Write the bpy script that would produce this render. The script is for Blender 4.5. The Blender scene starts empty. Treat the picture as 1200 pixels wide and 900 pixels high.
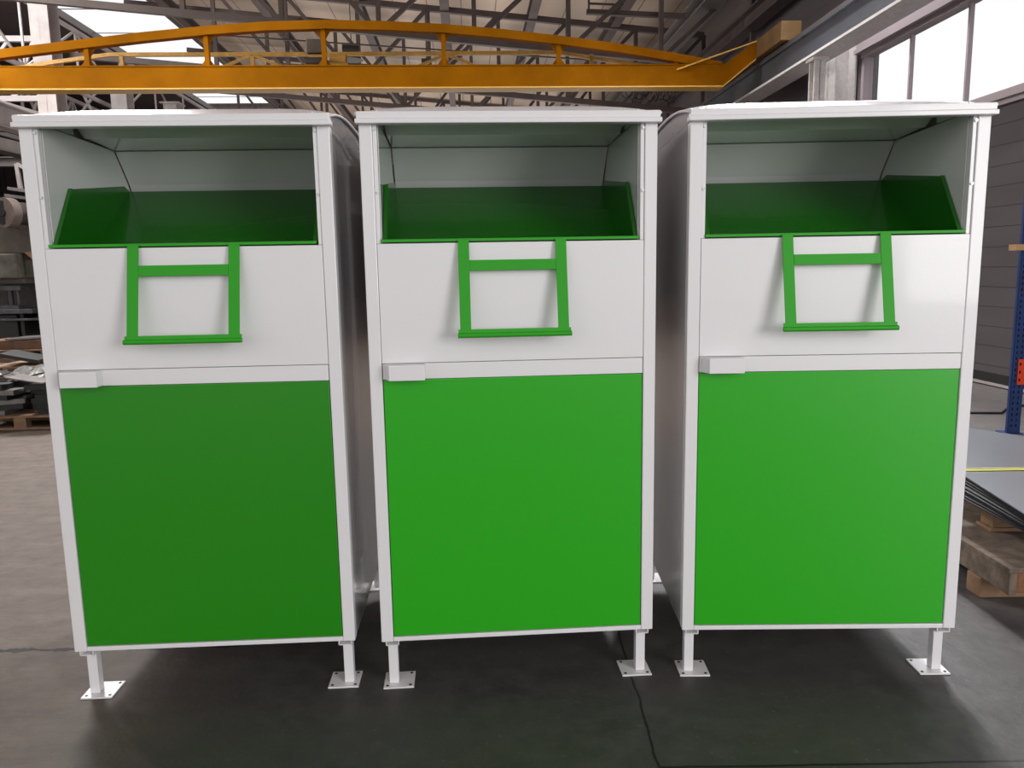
import bpy, math, random
from mathutils import Vector, Matrix
R = math.radians
SC = bpy.context.scene
COL = SC.collection
HT = 0.055                      # the hall is turned a little against the camera
LEG = 0.1895

# ------------------------------------------------------------------ materials
def s2l(c):
    return tuple(((v/255)/12.92 if v/255 <= .04045 else ((v/255+.055)/1.055)**2.4) for v in c)

def mat(name, rgb, rough=.5, metal=0, coat=0, noise=0, nscale=6, dark=None, bump=0, bscale=40, spec=.5):
    m = bpy.data.materials.new(name); m.use_nodes = True
    nt = m.node_tree; b = nt.nodes['Principled BSDF']
    c = s2l(rgb) + (1,)
    b.inputs['Base Color'].default_value = c
    b.inputs['Roughness'].default_value = rough
    b.inputs['Metallic'].default_value = metal
    b.inputs['Specular IOR Level'].default_value = spec
    if coat:
        b.inputs['Coat Weight'].default_value = coat; b.inputs['Coat Roughness'].default_value = .06
    if noise or bump:
        tc = nt.nodes.new('ShaderNodeTexCoord')
        nz = nt.nodes.new('ShaderNodeTexNoise'); nz.inputs['Scale'].default_value = nscale
        nz.inputs['Detail'].default_value = 7; nz.inputs['Roughness'].default_value = .62
        nt.links.new(tc.outputs['Object'], nz.inputs['Vector'])
    if noise:
        mx = nt.nodes.new('ShaderNodeMixRGB')
        d = s2l(dark) + (1,) if dark else tuple(v*(1-noise) for v in c[:3]) + (1,)
        mx.inputs[1].default_value = d; mx.inputs[2].default_value = c
        rp = nt.nodes.new('ShaderNodeMapRange'); rp.inputs[1].default_value = .35; rp.inputs[2].default_value = .65
        nt.links.new(nz.outputs['Fac'], rp.inputs[0]); nt.links.new(rp.outputs[0], mx.inputs[0])
        nt.links.new(mx.outputs[0], b.inputs['Base Color'])
    if bump:
        n2 = nt.nodes.new('ShaderNodeTexNoise'); n2.inputs['Scale'].default_value = bscale
        nt.links.new(tc.outputs['Object'], n2.inputs['Vector'])
        bp = nt.nodes.new('ShaderNodeBump'); bp.inputs['Strength'].default_value = bump; bp.inputs['Distance'].default_value = .01
        nt.links.new(n2.outputs['Fac'], bp.inputs['Height']); nt.links.new(bp.outputs[0], b.inputs['Normal'])
    return m

M = {}
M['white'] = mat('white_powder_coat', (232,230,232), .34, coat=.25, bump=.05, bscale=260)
M['white_gloss_shaded'] = mat('shaded_white_sheet_steel', (184,182,184), .16, coat=.7)  # the bins' white paint, darkened in colour for shade in the gaps
M['white_inner'] = mat('white_inner_sheet', (218,220,218), .14, coat=.9)
M['roofwhite'] = mat('white_plastic_roof', (228,224,230), .25, coat=.3)
M['green'] = mat('green_door_paint', (42,170,24), .28, coat=.35, bump=.03, bscale=220)
M['green_less_lit'] = mat('less_lit_green_door_paint', (34,136,14), .30, coat=.25, bump=.03, bscale=220)  # door green with the left bin's weaker light put into the colour
M['green_in_shade'] = mat('shaded_green_chute_paint', (24,98,16), .24, coat=.4)  # chute green darkened in the colour for shade inside the mouth
M['greenh'] = mat('green_handle_paint', (46,160,30), .5, coat=0, spec=.3)
M['darkgap'] = mat('dark_gap', (8,8,8), .9)
M['screw'] = mat('zinc_screw', (190,190,192), .3, metal=.8)
M['yellow'] = mat('crane_yellow_paint', (148,92,4), .75, spec=.04, noise=.25, nscale=1.3)
M['yellow_lit'] = mat('lit_crane_flange_yellow', (232,186,92), .5)  # lit copy of the crane yellow, light put into the flange colour
M['yellow_worn'] = mat('worn_yellow_paint', (176,132,52), .6, noise=.4, nscale=5)
M['truck_shaded'] = mat('shaded_brown_yellow_paint', (112,82,40), .7, noise=.4, nscale=4)  # crane yellow darkened in the colour for shadow on the end truck
M['steel_dark'] = mat('dark_brown_steel', (74,62,60), .6, noise=.3, nscale=2)
M['steel_grey'] = mat('grey_painted_steel', (112,106,104), .6, noise=.25, nscale=2)
M['steel_light'] = mat('pale_grey_painted_steel', (176,168,168), .55, noise=.2, nscale=3)
M['runway'] = mat('blue_grey_runway_steel', (62,64,70), .5, noise=.2, nscale=2)
M['runway_pale_lit'] = mat('pale_lit_runway_steel', (210,206,204), .45, noise=.2, nscale=12)  # underside paled in the colour for floor bounce and window light
M['frame'] = mat('window_frame_mauve', (158,146,150), .5)
M['wood'] = mat('pale_pallet_wood', (150,118,90), .75, noise=.35, nscale=9, bump=.3)
M['wood_red'] = mat('reddish_wood', (116,86,66), .75, noise=.4, nscale=8, bump=.3)
M['wood_grey'] = mat('weathered_wood', (132,116,102), .85, noise=.5, nscale=14, bump=.5)
M['wood_end'] = mat('brown_end_grain', (140,96,64), .8, noise=.4, nscale=30)
M['sheet'] = mat('bare_sheet_steel', (150,154,160), .30, metal=.75, noise=.12, nscale=1.5)
M['sheet_edge'] = mat('stacked_sheet_edges', (52,52,56), .5, metal=.4, noise=.4, nscale=40)
M['scrap'] = mat('dark_scrap_steel', (50,53,54), .45, metal=.4, noise=.5, nscale=6)
M['scrap_l'] = mat('shiny_scrap_steel', (140,136,134), .35, metal=.5, noise=.4, nscale=10)
M['film'] = mat('crumpled_grey_film', (78,74,72), .35, noise=.55, nscale=14, bump=.8, bscale=12)
M['mach'] = mat('dark_machine_paint', (72,64,58), .55, noise=.5, nscale=4)
M['mach_olive'] = mat('olive_machine_paint', (84,73,62), .55, noise=.4, nscale=3)
M['mach_grey'] = mat('grey_green_machine_head', (98,94,84), .5, noise=.55, nscale=6)
M['mach_black'] = mat('black_machine_base', (30,31,34), .5, noise=.4, nscale=6)
M['mach_edge'] = mat('worn_machine_edge', (84,84,88), .4, metal=.5, noise=.5, nscale=9)
M['motor'] = mat('motor_brown_grey', (124,110,106), .5, noise=.3, nscale=8)
M['blue'] = mat('rack_blue_paint', (32,62,120), .45, noise=.3, nscale=9)
M['orange'] = mat('rack_orange_paint', (226,72,34), .45)
M['cable'] = mat('black_rubber', (24,24,26), .6)
M['strap'] = mat('yellow_strap', (206,204,96), .5)
M['label'] = mat('white_sticker', (232,226,222), .5)
M['board'] = mat('tan_board', (190,152,104), .7, noise=.2)
M['lampgrey'] = mat('dark_lamp_housing', (52,54,50), .5)
M['darkwall'] = mat('dark_brown_cladding', (62,52,50), .8, noise=.3, nscale=.6)
M['blackpaint'] = mat('black_trim', (30,28,28), .6)

def glass():
    m = bpy.data.materials.new('window_glass'); m.use_nodes = True
    nt = m.node_tree; nt.nodes.clear()
    o = nt.nodes.new('ShaderNodeOutputMaterial'); mx = nt.nodes.new('ShaderNodeMixShader')
    t = nt.nodes.new('ShaderNodeBsdfTransparent'); g = nt.nodes.new('ShaderNodeBsdfGlossy')
    t.inputs[0].default_value = (.97,.97,.98,1); g.inputs['Roughness'].default_value = .05
    mx.inputs[0].default_value = .06
    nt.links.new(t.outputs[0], mx.inputs[1]); nt.links.new(g.outputs[0], mx.inputs[2])
    nt.links.new(mx.outputs[0], o.inputs[0]); return m
M['glass'] = glass()

def banded(name, base, line, axis, period, width, rough, spec=.5, noise=.15, nvec=(1,1,1), bumpd=.01, extra=None):
    """surface with thin dark joints repeated along one object axis"""
    m = bpy.data.materials.new(name); m.use_nodes = True
    nt = m.node_tree; b = nt.nodes['Principled BSDF']; L = nt.links
    b.inputs['Roughness'].default_value = rough; b.inputs['Specular IOR Level'].default_value = spec
    tc = nt.nodes.new('ShaderNodeTexCoord'); sp = nt.nodes.new('ShaderNodeSeparateXYZ')
    L.new(tc.outputs['Object'], sp.inputs[0])
    def math_(op, a, bb=None):
        n = nt.nodes.new('ShaderNodeMath'); n.operation = op
        for i, v in enumerate((a, bb)):
            if v is None: continue
            if isinstance(v, (int, float)): n.inputs[i].default_value = v
            else: L.new(v, n.inputs[i])
        return n.outputs[0]
    f = math_('FRACT', math_('DIVIDE', sp.outputs[axis], period))
    ln = math_('LESS_THAN', f, width/period)
    mp = nt.nodes.new('ShaderNodeMapping'); mp.inputs['Scale'].default_value = nvec
    L.new(tc.outputs['Object'], mp.inputs[0])
    nz = nt.nodes.new('ShaderNodeTexNoise'); nz.inputs['Scale'].default_value = 1.0; nz.inputs['Detail'].default_value = 6
    L.new(mp.outputs[0], nz.inputs['Vector'])
    mr = nt.nodes.new('ShaderNodeMapRange'); mr.inputs[1].default_value = .3; mr.inputs[2].default_value = .7
    L.new(nz.outputs['Fac'], mr.inputs[0])
    m1 = nt.nodes.new('ShaderNodeMixRGB'); c = s2l(base)
    m1.inputs[1].default_value = tuple(v*(1-noise*2) for v in c)+(1,); m1.inputs[2].default_value = tuple(min(1,v*(1+noise)) for v in c)+(1,)
    L.new(mr.outputs[0], m1.inputs[0])
    m2 = nt.nodes.new('ShaderNodeMixRGB'); m2.inputs[2].default_value = s2l(line)+(1,)
    L.new(ln, m2.inputs[0]); L.new(m1.outputs[0], m2.inputs[1]); L.new(m2.outputs[0], b.inputs['Base Color'])
    bp = nt.nodes.new('ShaderNodeBump'); bp.inputs['Strength'].default_value = .6; bp.inputs['Distance'].default_value = bumpd
    bp.invert = True
    L.new(ln, bp.inputs['Height']); L.new(bp.outputs[0], b.inputs['Normal'])
    return m
M['wall_panel'] = banded('grey_wall_panels', (86,81,84), (54,50,52), 2, .24, .009, .32, noise=.10, nvec=(1,.5,2.5))
M['ceil'] = banded('beige_roof_deck', (176,158,142), (96,80,70), 0, .95, .025, .55, noise=.16, nvec=(.5,.12,1))
M['ceil_dark'] = banded('dark_bay_roof', (84,74,74), (50,44,44), 1, 1.2, .03, .7, noise=.2, nvec=(.3,.3,1))
M['back_clad'] = banded('dark_back_cladding', (78,66,62), (34,28,28), 0, .6, .05, .7, noise=.2, nvec=(.3,1,.3))

def floor_mat():
    m = bpy.data.materials.new('worn_concrete_floor'); m.use_nodes = True
    nt = m.node_tree; b = nt.nodes['Principled BSDF']; L = nt.links
    tc = nt.nodes.new('ShaderNodeTexCoord'); P = tc.outputs['Object']
    sp = nt.nodes.new('ShaderNodeSeparateXYZ'); L.new(P, sp.inputs[0])
    def N(scale, detail=8, rough=.6, vec=None, sc=None):
        n = nt.nodes.new('ShaderNodeTexNoise'); n.inputs['Scale'].default_value = scale
        n.inputs['Detail'].default_value = detail; n.inputs['Roughness'].default_value = rough
        if sc:
            mp = nt.nodes.new('ShaderNodeMapping'); mp.inputs['Scale'].default_value = sc; L.new(P, mp.inputs[0]); L.new(mp.outputs[0], n.inputs['Vector'])
        else: L.new(P, n.inputs['Vector'])
        return n.outputs['Fac']
    def mr(v, a, bb, c=0, d=1):
        n = nt.nodes.new('ShaderNodeMapRange'); L.new(v, n.inputs[0])
        for i, q in enumerate((a,bb,c,d)): n.inputs[i+1].default_value = q
        return n.outputs[0]
    def ma(op, a, bb=None, cc=None):
        n = nt.nodes.new('ShaderNodeMath'); n.operation = op
        for i, v in enumerate((a,bb,cc)):
            if v is None: continue
            if isinstance(v,(int,float)): n.inputs[i].default_value = v
            else: L.new(v, n.inputs[i])
        return n.outputs[0]
    def mix(f, a, bb):
        n = nt.nodes.new('ShaderNodeMixRGB'); L.new(f, n.inputs[0])
        for i, v in ((1,a),(2,bb)):
            if isinstance(v, tuple): n.inputs[i].default_value = s2l(v)+(1,)
            else: L.new(v, n.inputs[i])
        return n.outputs[0]
    n1 = N(1.6); n2 = N(9); n3 = N(45, 4); n4 = N(.9, 8, .6, sc=(2.2,7,1))
    dark = mix(mr(n2,.35,.7), (60,59,58), (80,78,76))
    dark = mix(mr(n1,.42,.62), dark, (70,68,66))
    brown = mix(mr(n4,.35,.68), (96,84,76), (114,101,92))
    brown = mix(mr(n2,.45,.75), brown, (84,73,66))
    # dusty lane to the left of the smooth slab, and dustier again far back
    e = ma('ADD', sp.outputs[0], ma('MULTIPLY', ma('SUBTRACT', n1, .5), .5))
    side = mr(e, -1.0, -1.7)
    far = mr(ma('ADD', sp.outputs[1], ma('MULTIPLY', n1, 2)), 6, 9)
    col = mix(ma('MAXIMUM', side, ma('MULTIPLY', far, .7)), dark, brown)
    grey = mr(e, 1.5, 2.1)
    col = mix(ma('MULTIPLY', grey, .75), col, mix(mr(n2,.35,.7), (88,85,85), (110,106,106)))
    col = mix(ma('MULTIPLY', mr(n3,.62,.75), .25), col, (150,146,140))
    # slab joints: x = .43 (running away), y = 2.19 at the right, rough crack y = 2.98 at the left
    wob = ma('MULTIPLY', ma('SUBTRACT', N(5,6), .5), .035)
    j1 = ma('MULTIPLY', ma('LESS_THAN', ma('ABSOLUTE', ma('ADD', ma('SUBTRACT', sp.outputs[0], .432), wob)), .0045), 1.0)
    wob2 = ma('MULTIPLY', ma('SUBTRACT', N(3.5,8), .5), .10)
    j2 = ma('MULTIPLY', ma('LESS_THAN', ma('ABSOLUTE', ma('ADD', ma('SUBTRACT', sp.outputs[1], 2.99), wob2)), ma('MULTIPLY', mr(n2,.3,.65), .020)), ma('LESS_THAN', sp.outputs[0], -1.15))
    j3 = ma('MULTIPLY', ma('LESS_THAN', ma('ABSOLUTE', ma('ADD', ma('SUBTRACT', sp.outputs[1], 2.165), ma('MULTIPLY', wob, .5))), .005), ma('GREATER_THAN', sp.outputs[0], .43))
    j = ma('MAXIMUM', ma('MAXIMUM', j1, j2), j3)
    col = mix(j, col, (22,20,19))
    L.new(col, b.inputs['Base Color'])
    L.new(mix(side, (196,196,196), (215,215,215)), b.inputs['Roughness'])
    b.inputs['Specular IOR Level'].default_value = .35
    bp = nt.nodes.new('ShaderNodeBump'); bp.inputs['Strength'].default_value = .35; bp.inputs['Distance'].default_value = .02
    h = ma('SUBTRACT', ma('ADD', n2, ma('MULTIPLY', n4, side)), ma('MULTIPLY', j, 1.5))
    L.new(h, bp.inputs['Height']); L.new(bp.outputs[0], b.inputs['Normal'])
    return m
M['floor'] = floor_mat()

# ------------------------------------------------------------------ mesh helpers
class MB:
    def __init__(self, org=(0,0,0)):
        self.v = []; self.f = []; self.s = []; self.o = Vector(org)
    def add(self, vs, fs, smooth=False):
        b = len(self.v)
        self.v += [tuple(Vector(p)-self.o) for p in vs]
        for f in fs:
            self.f.append([b+i for i in f]); self.s.append(smooth)
        return self
    def box(self, x0, x1, y0, y1, z0, z1):
        vs = [(x,y,z) for z in (z0,z1) for y in (y0,y1) for x in (x0,x1)]
        return self.add(vs, [(0,2,3,1),(4,5,7,6),(0,1,5,4),(2,6,7,3),(0,4,6,2),(1,3,7,5)])
    def obox(self, c, ax, ay, az):
        """box centred on c with half-axes ax, ay, az"""
        c, ax, ay, az = map(Vector, (c,ax,ay,az))
        vs = [c+sx*ax+sy*ay+sz*az for sz in (-1,1) for sy in (-1,1) for sx in (-1,1)]
        return self.add(vs, [(0,2,3,1),(4,5,7,6),(0,1,5,4),(2,6,7,3),(0,4,6,2),(1,3,7,5)])
    def beam(self, p, q, w, h, up=(0,0,1)):
        p, q = Vector(p), Vector(q); d = (q-p); n = d.normalized(); up = Vector(up)
        s = n.cross(up)
        if s.length < 1e-4: s = n.cross(Vector((0,1,0)))
        s.normalize(); u = s.cross(n)
        return self.obox((p+q)/2, d/2, s*w/2, u*h/2)
    def ibeam(self, p, q, w, h, t=.02, up=(0,0,1)):
        p, q = Vector(p), Vector(q); n = (q-p).normalized(); s = n.cross(Vector(up)).normalized(); u = s.cross(n)
        self.obox((p+q)/2, (q-p)/2, s*t/2, u*(h/2-t))
        for k in (-1,1): self.obox((p+q)/2+u*k*(h/2-t/2), (q-p)/2, s*w/2, u*t/2)
        return self
    def cyl(self, p, q, r, n=12, r2=None, cap=True):
        p, q = Vector(p), Vector(q); d = (q-p).normalized(); r2 = r if r2 is None else r2
        a = d.orthogonal().normalized(); b = d.cross(a)
        vs = []
        for c, rr in ((p,r),(q,r2)):
            for i in range(n):
                t = 2*math.pi*i/n; vs.append(c+(a*math.cos(t)+b*math.sin(t))*rr)
        self.add(vs, [(i,(i+1)%n,n+(i+1)%n,n+i) for i in range(n)], True)
        if cap:
            self.add(vs[:n], [tuple(range(n))[::-1]]); self.add(vs[n:], [tuple(range(n))])
        return self
    def prism(self, pts, ext):
        e = Vector(ext); n = len(pts); vs = [Vector(p) for p in pts]+[Vector(p)+e for p in pts]
        return self.add(vs, [tuple(range(n))[::-1], tuple(range(n,2*n))]+[(i,(i+1)%n,n+(i+1)%n,n+i) for i in range(n)])
    def tube(self, pts, r, n=8):
        pts = [Vector(p) for p in pts]; vs = []
        for i, p in enumerate(pts):
            d = (pts[min(i+1,len(pts)-1)]-pts[max(i-1,0)]).normalized()
            a = d.cross(Vector((0,0,1)));
            if a.length < 1e-3: a = d.cross(Vector((1,0,0)))
            a.normalize(); b = d.cross(a)
            for k in range(n):
                t = 2*math.pi*k/n; vs.append(p+(a*math.cos(t)+b*math.sin(t))*r)
        fs = [(i*n+k, i*n+(k+1)%n, (i+1)*n+(k+1)%n, (i+1)*n+k) for i in range(len(pts)-1) for k in range(n)]
        self.add(vs, fs, True)
        self.add(vs[:n], [tuple(range(n))[::-1]]); return self.add(vs[-n:], [tuple(range(n))])
    def build(self, name, m, parent=None, bevel=0, seg=2):
        me = bpy.data.meshes.new(name); me.from_pydata(self.v, [], self.f)
        me.polygons.foreach_set('use_smooth', self.s); me.update()
        import bmesh
        bm = bmesh.new(); bm.from_mesh(me); bmesh.ops.recalc_face_normals(bm, faces=bm.faces); bm.to_mesh(me); bm.free()
        me.materials.append(m if not isinstance(m, str) else M[m])
        o = bpy.data.objects.new(name, me); COL.objects.link(o)
        if parent is not None: o.parent = parent
        if bevel:
            b = o.modifiers.new('bevel', 'BEVEL'); b.width = bevel; b.segments = seg; b.limit_method = 'ANGLE'; b.angle_limit = R(40)
            b.harden_normals = False
        return o

def tag(o, label=None, cat=None, group=None, kind=None):
    if label: o['label'] = label
    if cat: o['category'] = cat
    if group: o['group'] = group
    if kind: o['kind'] = kind
    return o
def rot(p, t=HT):
    c, s = math.cos(t), math.sin(t); return (p[0]*c-p[1]*s, p[0]*s+p[1]*c, p[2])
def empty(name, loc, rz=0):
    o = bpy.data.objects.new(name, None); COL.objects.link(o); o.empty_display_size = .2
    o.location = loc; o.rotation_euler.z = rz; return o
def hall_thing(name, org, label, cat, group=None):
    return tag(empty(name, rot(org), HT), label, cat, group)
def hall_mesh(mb, name, m, label=None, cat=None, group=None, kind=None, bevel=0):
    o = mb.build(name, m, None, bevel); o.location = rot(mb.o); o.rotation_euler.z = HT
    return tag(o, label, cat, group, kind)
def kids(o): return [c for c in bpy.data.objects if c.parent == o]
def copy_tree(o, parent=None):
    c = o.copy(); COL.objects.link(c); c.parent = parent
    for k in kids(o): copy_tree(k, c)
    return c

# ------------------------------------------------------------------ the setting
fl = MB(); fl.add([(-34,-30,0),(30,-30,0),(30,55,0),(-34,55,0)], [(0,1,2,3)])
tag(fl.build('floor', 'floor'), kind='structure')

WX = 6.4
def wall_right():
    Y0, Y1 = -3.0, 46.0
    m = MB()
    m.box(WX, WX+.25, Y0, Y1, 0, 3.48)
    m.box(WX, WX+.25, 12.55, Y1, 3.48, 4.83)
    m.box(WX, WX+.25, Y0, Y1, 4.83, 9.0)
    hall_mesh(m, 'wall_right', 'wall_panel', kind='structure')
    b = MB(); b.box(WX-.03, WX, Y0, Y1, .0, .05); b.box(WX-.012, WX, Y0, Y1, .05, .16)
    hall_mesh(b, 'baseboard_right', 'blackpaint', kind='structure')
    b = MB(); b.box(WX-.045, WX-.03, 3.0, Y1, .015, .045)
    hall_mesh(b, 'trim_1', 'steel_light', kind='structure')
    # long strip window
    w = MB(); 
    w.box(WX-.05, WX+.12, Y0, 12.55, 4.74, 4.83); w.box(WX-.02, WX+.12, Y0, 12.55, 3.48, 3.52)
    w.box(WX-.03, WX+.12, 12.47, 12.55, 3.52, 4.74)
    y = 11.27
    while y > Y0:
        w.box(WX+.02, WX+.08, y-.018, y+.018, 3.52, 4.74); y -= 1.31
    win = hall_mesh(w, 'window_1', 'frame', kind='structure')
    g = MB(); g.box(WX+.055, WX+.06, Y0, 12.47, 3.52, 4.74)
    g.build('pane', 'glass', win)
    s = MB(); s.box(WX-.10, WX, Y0, 12.7, 3.40, 3.48); s.box(WX-.05, WX, Y0, 12.7, 3.34, 3.40)
    hall_mesh(s, 'trim_2', 'frame', kind='structure')
    s = MB(); s.box(WX-.10, WX, Y0, 12.7, 4.83, 4.90); s.box(WX-.06, WX, Y0, 12.7, 4.90, 5.02)
    hall_mesh(s, 'trim_3', 'frame', kind='structure')
wall_right()

def ceil_z(x): return 9.0-.092*(x+2.5)
def ceiling():
    x0, x1, y0, y1 = -9.2, WX+.3, -7, 46
    m = MB(); m.prism([(x0,y0,ceil_z(x0)),(x1,y0,ceil_z(x1)),(x1,y0,ceil_z(x1)+.2),(x0,y0,ceil_z(x0)+.2)], (0,y1-y0,0))
    hall_mesh(m, 'ceiling', 'ceil', kind='structure')
    m = MB()
    m.prism([(-26,y0,8.4),(-12.3,y0,9.4),(-12.3,y0,9.6),(-26,y0,8.6)], (0,y1-y0,0))
    hall_mesh(m, 'ceiling_side_bay', 'ceil_dark', kind='structure')
    # glazed roof strip between the two roofs
    m = MB()
    for k in range(20): m.box(-12.3, -9.2, -1+k*2.4, -.97+k*2.4, 9.51, 9.53)
    m.box(-12.34, -12.24, y0, y1, 9.40, 9.62); m.box(-9.22, -9.16, y0, y1, 9.50, 9.62)
    sk = hall_mesh(m, 'window_2', 'steel_grey', kind='structure')
    g = MB(); g.box(-12.3, -9.2, y0, y1, 9.54, 9.55); g.build('pane', 'glass', sk)
ceiling()
m = MB(); m.box(-26.3, WX+.25, 46, 46.3, 0, 11)
hall_mesh(m, 'wall_back', 'back_clad', kind='structure')
m = MB(); m.box(-26.3, -26, 3, 46, 0, 8.5)
hall_mesh(m, 'wall_left', 'back_clad', kind='structure')

# ------------------------------------------------------------------ clothes banks
def make_bin():
    L = LEG; H = 1.8157
    root = empty('donation_bin', (0,0,0))
    Z = lambda z: z+L
    def mb(): return MB()
    D = 1.0
    # corner posts
    for x0, x1 in ((0,.043),(.957,1.0)):
        m = mb(); m.box(x0, x1, 0, .04, Z(0), Z(1.814)); m.build('corner_post', 'white', root, .003)
    # screwed inner flanges beside the mouth
    for k, x0, x1 in ((0,.0435,.057),(1,.943,.9565)):
        m = mb(); m.box(x0, x1, .006, .03, Z(1.4275), Z(1.813)); fo = m.build('mouth_flange', 'white', root, .0015)
        xc = .0485 if k == 0 else .9515
        for z in (1.800, 1.594):
            s = mb(); s.cyl((xc,.0065,Z(z)), (xc,.001,Z(z)), .005, 12); s.build('screw', 'screw', fo)
    # sides, back, bottom
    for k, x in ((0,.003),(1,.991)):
        m = mb(); m.box(x, x+.006, .04, D, Z(0), Z(H)); m.build('side_panel', 'white_gloss_shaded', root, .001)
    m = mb(); m.box(.003, .997, D-.006, D, Z(0), Z(H)); m.build('back_panel', 'white_gloss_shaded', root)
    m = mb(); m.box(.003, .997, .04, D, Z(0), Z(.006)); m.build('bottom_panel', 'white', root)
    # front: bottom rail, door, lock rail, upper panel
    m = mb(); m.box(.0435, .9565, .002, .04, Z(0), Z(.0165)); m.build('bottom_rail', 'white', root, .002)
    m = mb(); m.box(.0435, .9565, .012, .03, Z(.0165), Z(1.426)); m.build('door_recess', 'darkgap', root)
    m = mb(); m.box(.0455, .9545, .004, .02, Z(.019), Z(.962)); dr = m.build('door', 'green', root, .003)
    m = mb(); m.box(.0455, .9545, .001, .02, Z(.9635), Z(1.0185)); lr = m.build('lock_rail', 'white', root, .002)
    tag(dr, 'glossy green door')
    m = mb()
    a = [(.050,.001),(.070,-.047),(.192,-.047),(.192,.001)]
    m.prism([(x,y,Z(.9645)) for x,y in a], (0,0,.053)); m.build('lock_cover', 'white', root, .0025)
    m = mb(); m.box(.0445, .9555, .001, .012, Z(1.0205), Z(1.4265)); m.build('upper_panel', 'white', root, .001)
    m = mb(); m.box(.046, .954, .004, .03, Z(1.418), Z(1.4262)); m.build('mouth_sill', 'white', root)
    # roof trim, two steps
    m = mb(); m.box(-.009, 1.009, -.027, .012, Z(1.8130), Z(1.829)); m.box(-.004, 1.004, -.022, .012, Z(1.829), Z(1.852))
    m.build('roof_trim', 'white', root, .0025)
    # moulded roof: grid, bulging along both directions
    nu, nv = 40, 36; vs = []; ov = .006
    def rim(v): 
        t = min(1, abs(2*v/D-1)); return 1.850+.048*(1-t**2.5)
    vv = [-.020+(D+.04)*(.5-.5*math.cos(math.pi*j/nv)) for j in range(nv+1)]
    uu = [-ov+(1+2*ov)*(.5-.5*math.cos(math.pi*i/nu)) for i in range(nu+1)]
    for v in vv:
        for u in uu:
            t = min(1, abs(2*u-1)/(1+2*ov)); s = min(1, abs(2*(v-.5))/(1.04))
            vs.append((u, v, Z(rim(v)+.029*(1-t**7)*(1-s**3.2))))
    W = nu+1
    fs = [(j*W+i, j*W+i+1, (j+1)*W+i+1, (j+1)*W+i) for j in range(nv) for i in range(nu)]
    m = mb(); m.add(vs, fs, True)
    for i in (0, nu):      # rolled rim along both gables
        m.tube([Vector(vs[j*W+i])-Vector((0,0,.004)) for j in range(2,nv+1)], .005, 8)
    b = len(m.v)
    edge = [vs[nv*W+i] for i in range(nu+1)]
    m.add(edge+[(x,y,z-.035) for x,y,z in edge], [(i,i+1,W+i+1,W+i) for i in range(nu)], True)
    m.build('roof', 'roofwhite', root)
    for x in (.004, .990):  # gable pieces between side panel and roof rim
        pts = [(x, v, Z(H+.0015)) for v in (0.0, D)]+[(x, min(max(v,0),D), Z(rim(min(max(v,0),D))-.004)) for v in vv[::-1]]
        m = mb(); m.prism(pts, (.006,0,0)); g = m.build('gable_panel', 'white_gloss_shaded', root)
        xs = x-.001 if x < .5 else x+.007
        for v in (.05,.33,.62,.9):
            s = mb(); s.cyl((xs,v,Z(H+.012)), (xs+(-.002 if x<.5 else .002),v,Z(H+.012)), .005, 8); s.build('rivet', 'screw', g)
    # inside of the mouth
    for x in (.0575, .9395):
        m = mb(); m.prism([(x,v,Z(z)) for v,z in ((.03,1.30),(.03,1.829),(.548,1.821),(.652,1.705),(.70,1.60),(.70,1.30))], (.003,0,0))
        m.build('mouth_side_lining', 'white_inner', root)
    prof = [(.012,1.829),(.238,1.829),(.548,1.820),(.652,1.702),(.715,1.60),(.715,1.30)]
    names = ['mouth_ceiling','mouth_ceiling','mouth_back','mouth_back','mouth_back']
    m = mb(); m.prism([(.064,*p) for p in [(.310,Z(1.830)),(.313,Z(1.832)),(.243,Z(1.869)),(.240,Z(1.868))]], (.872,0,0)); m.build('mouth_header', 'white_inner', root)
    for x in (.0575,.9395):
        m = mb(); m.box(x, x+.003, .03, .236, Z(1.8315), Z(1.866)); m.build('mouth_upper_lining', 'white_inner', root)
    m = mb(); m.prism([(.064,*p) for p in [(.314,Z(1.832)),(.548,Z(1.823)),(.549,Z(1.826)),(.314,Z(1.835))]], (.872,0,0)); m.build('mouth_ceiling', 'white_inner', root)
    m = mb(); pr = [(.552,1.820),(.656,1.703),(.72,1.59),(.72,1.30)]
    m.prism([(.064,v,Z(z)) for v,z in pr]+[(.064,v+.004,Z(z)+.002) for v,z in pr[::-1]], (.872,0,0)); m.build('mouth_back', 'white_inner', root)
    # tipping chute
    ch = empty('tipping_chute', (0,0,0)); ch.parent = root; 
    t = mb(); T = .003
    t.prism([(.064,v,Z(z)) for v,z in ((.016,1.440),(.340,1.462),(.340,1.459),(.016,1.437))], (.872,0,0))
    t.prism([(.064,v,Z(z)) for v,z in ((.340,1.462),(.645,1.676),(.647,1.673),(.340,1.458))], (.872,0,0))
    t.build('chute_tray', 'green_in_shade', ch, .0008)
    for k, x in ((0,.063),(1,.934)):
        t = mb(); t.prism([(x,v,Z(z)) for v,z in ((.018,1.438),(.340,1.460),(.648,1.676),(.600,1.692),(.155,1.636))], (.003,0,0))
        xx0, xx1 = (x,x+.014) if k == 0 else (x-.011,x+.003)
        t.prism([(xx0,v,Z(z)) for v,z in ((.016,1.438),(.155,1.639),(.159,1.637),(.020,1.436))], (xx1-xx0,0,0))
        t.build('chute_side', 'green_in_shade', ch, .0008)
    t = mb(); t.box(.058, .938, .000, .016, Z(1.4365), Z(1.4405)); t.box(.058, .938, -.002, .002, Z(1.431), Z(1.4405))
    t.build('chute_lip', 'greenh', ch, .0006)
    # handle frame, leaning forward at its foot
    h = mb(); A = Vector((0,-.007,Z(1.436))); B = Vector((0,-.078,Z(1.116))); d = (B-A).normalized(); nrm = Vector((0,-d.z,d.y)); nrm = Vector((0,d.z,-d.y))
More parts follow.
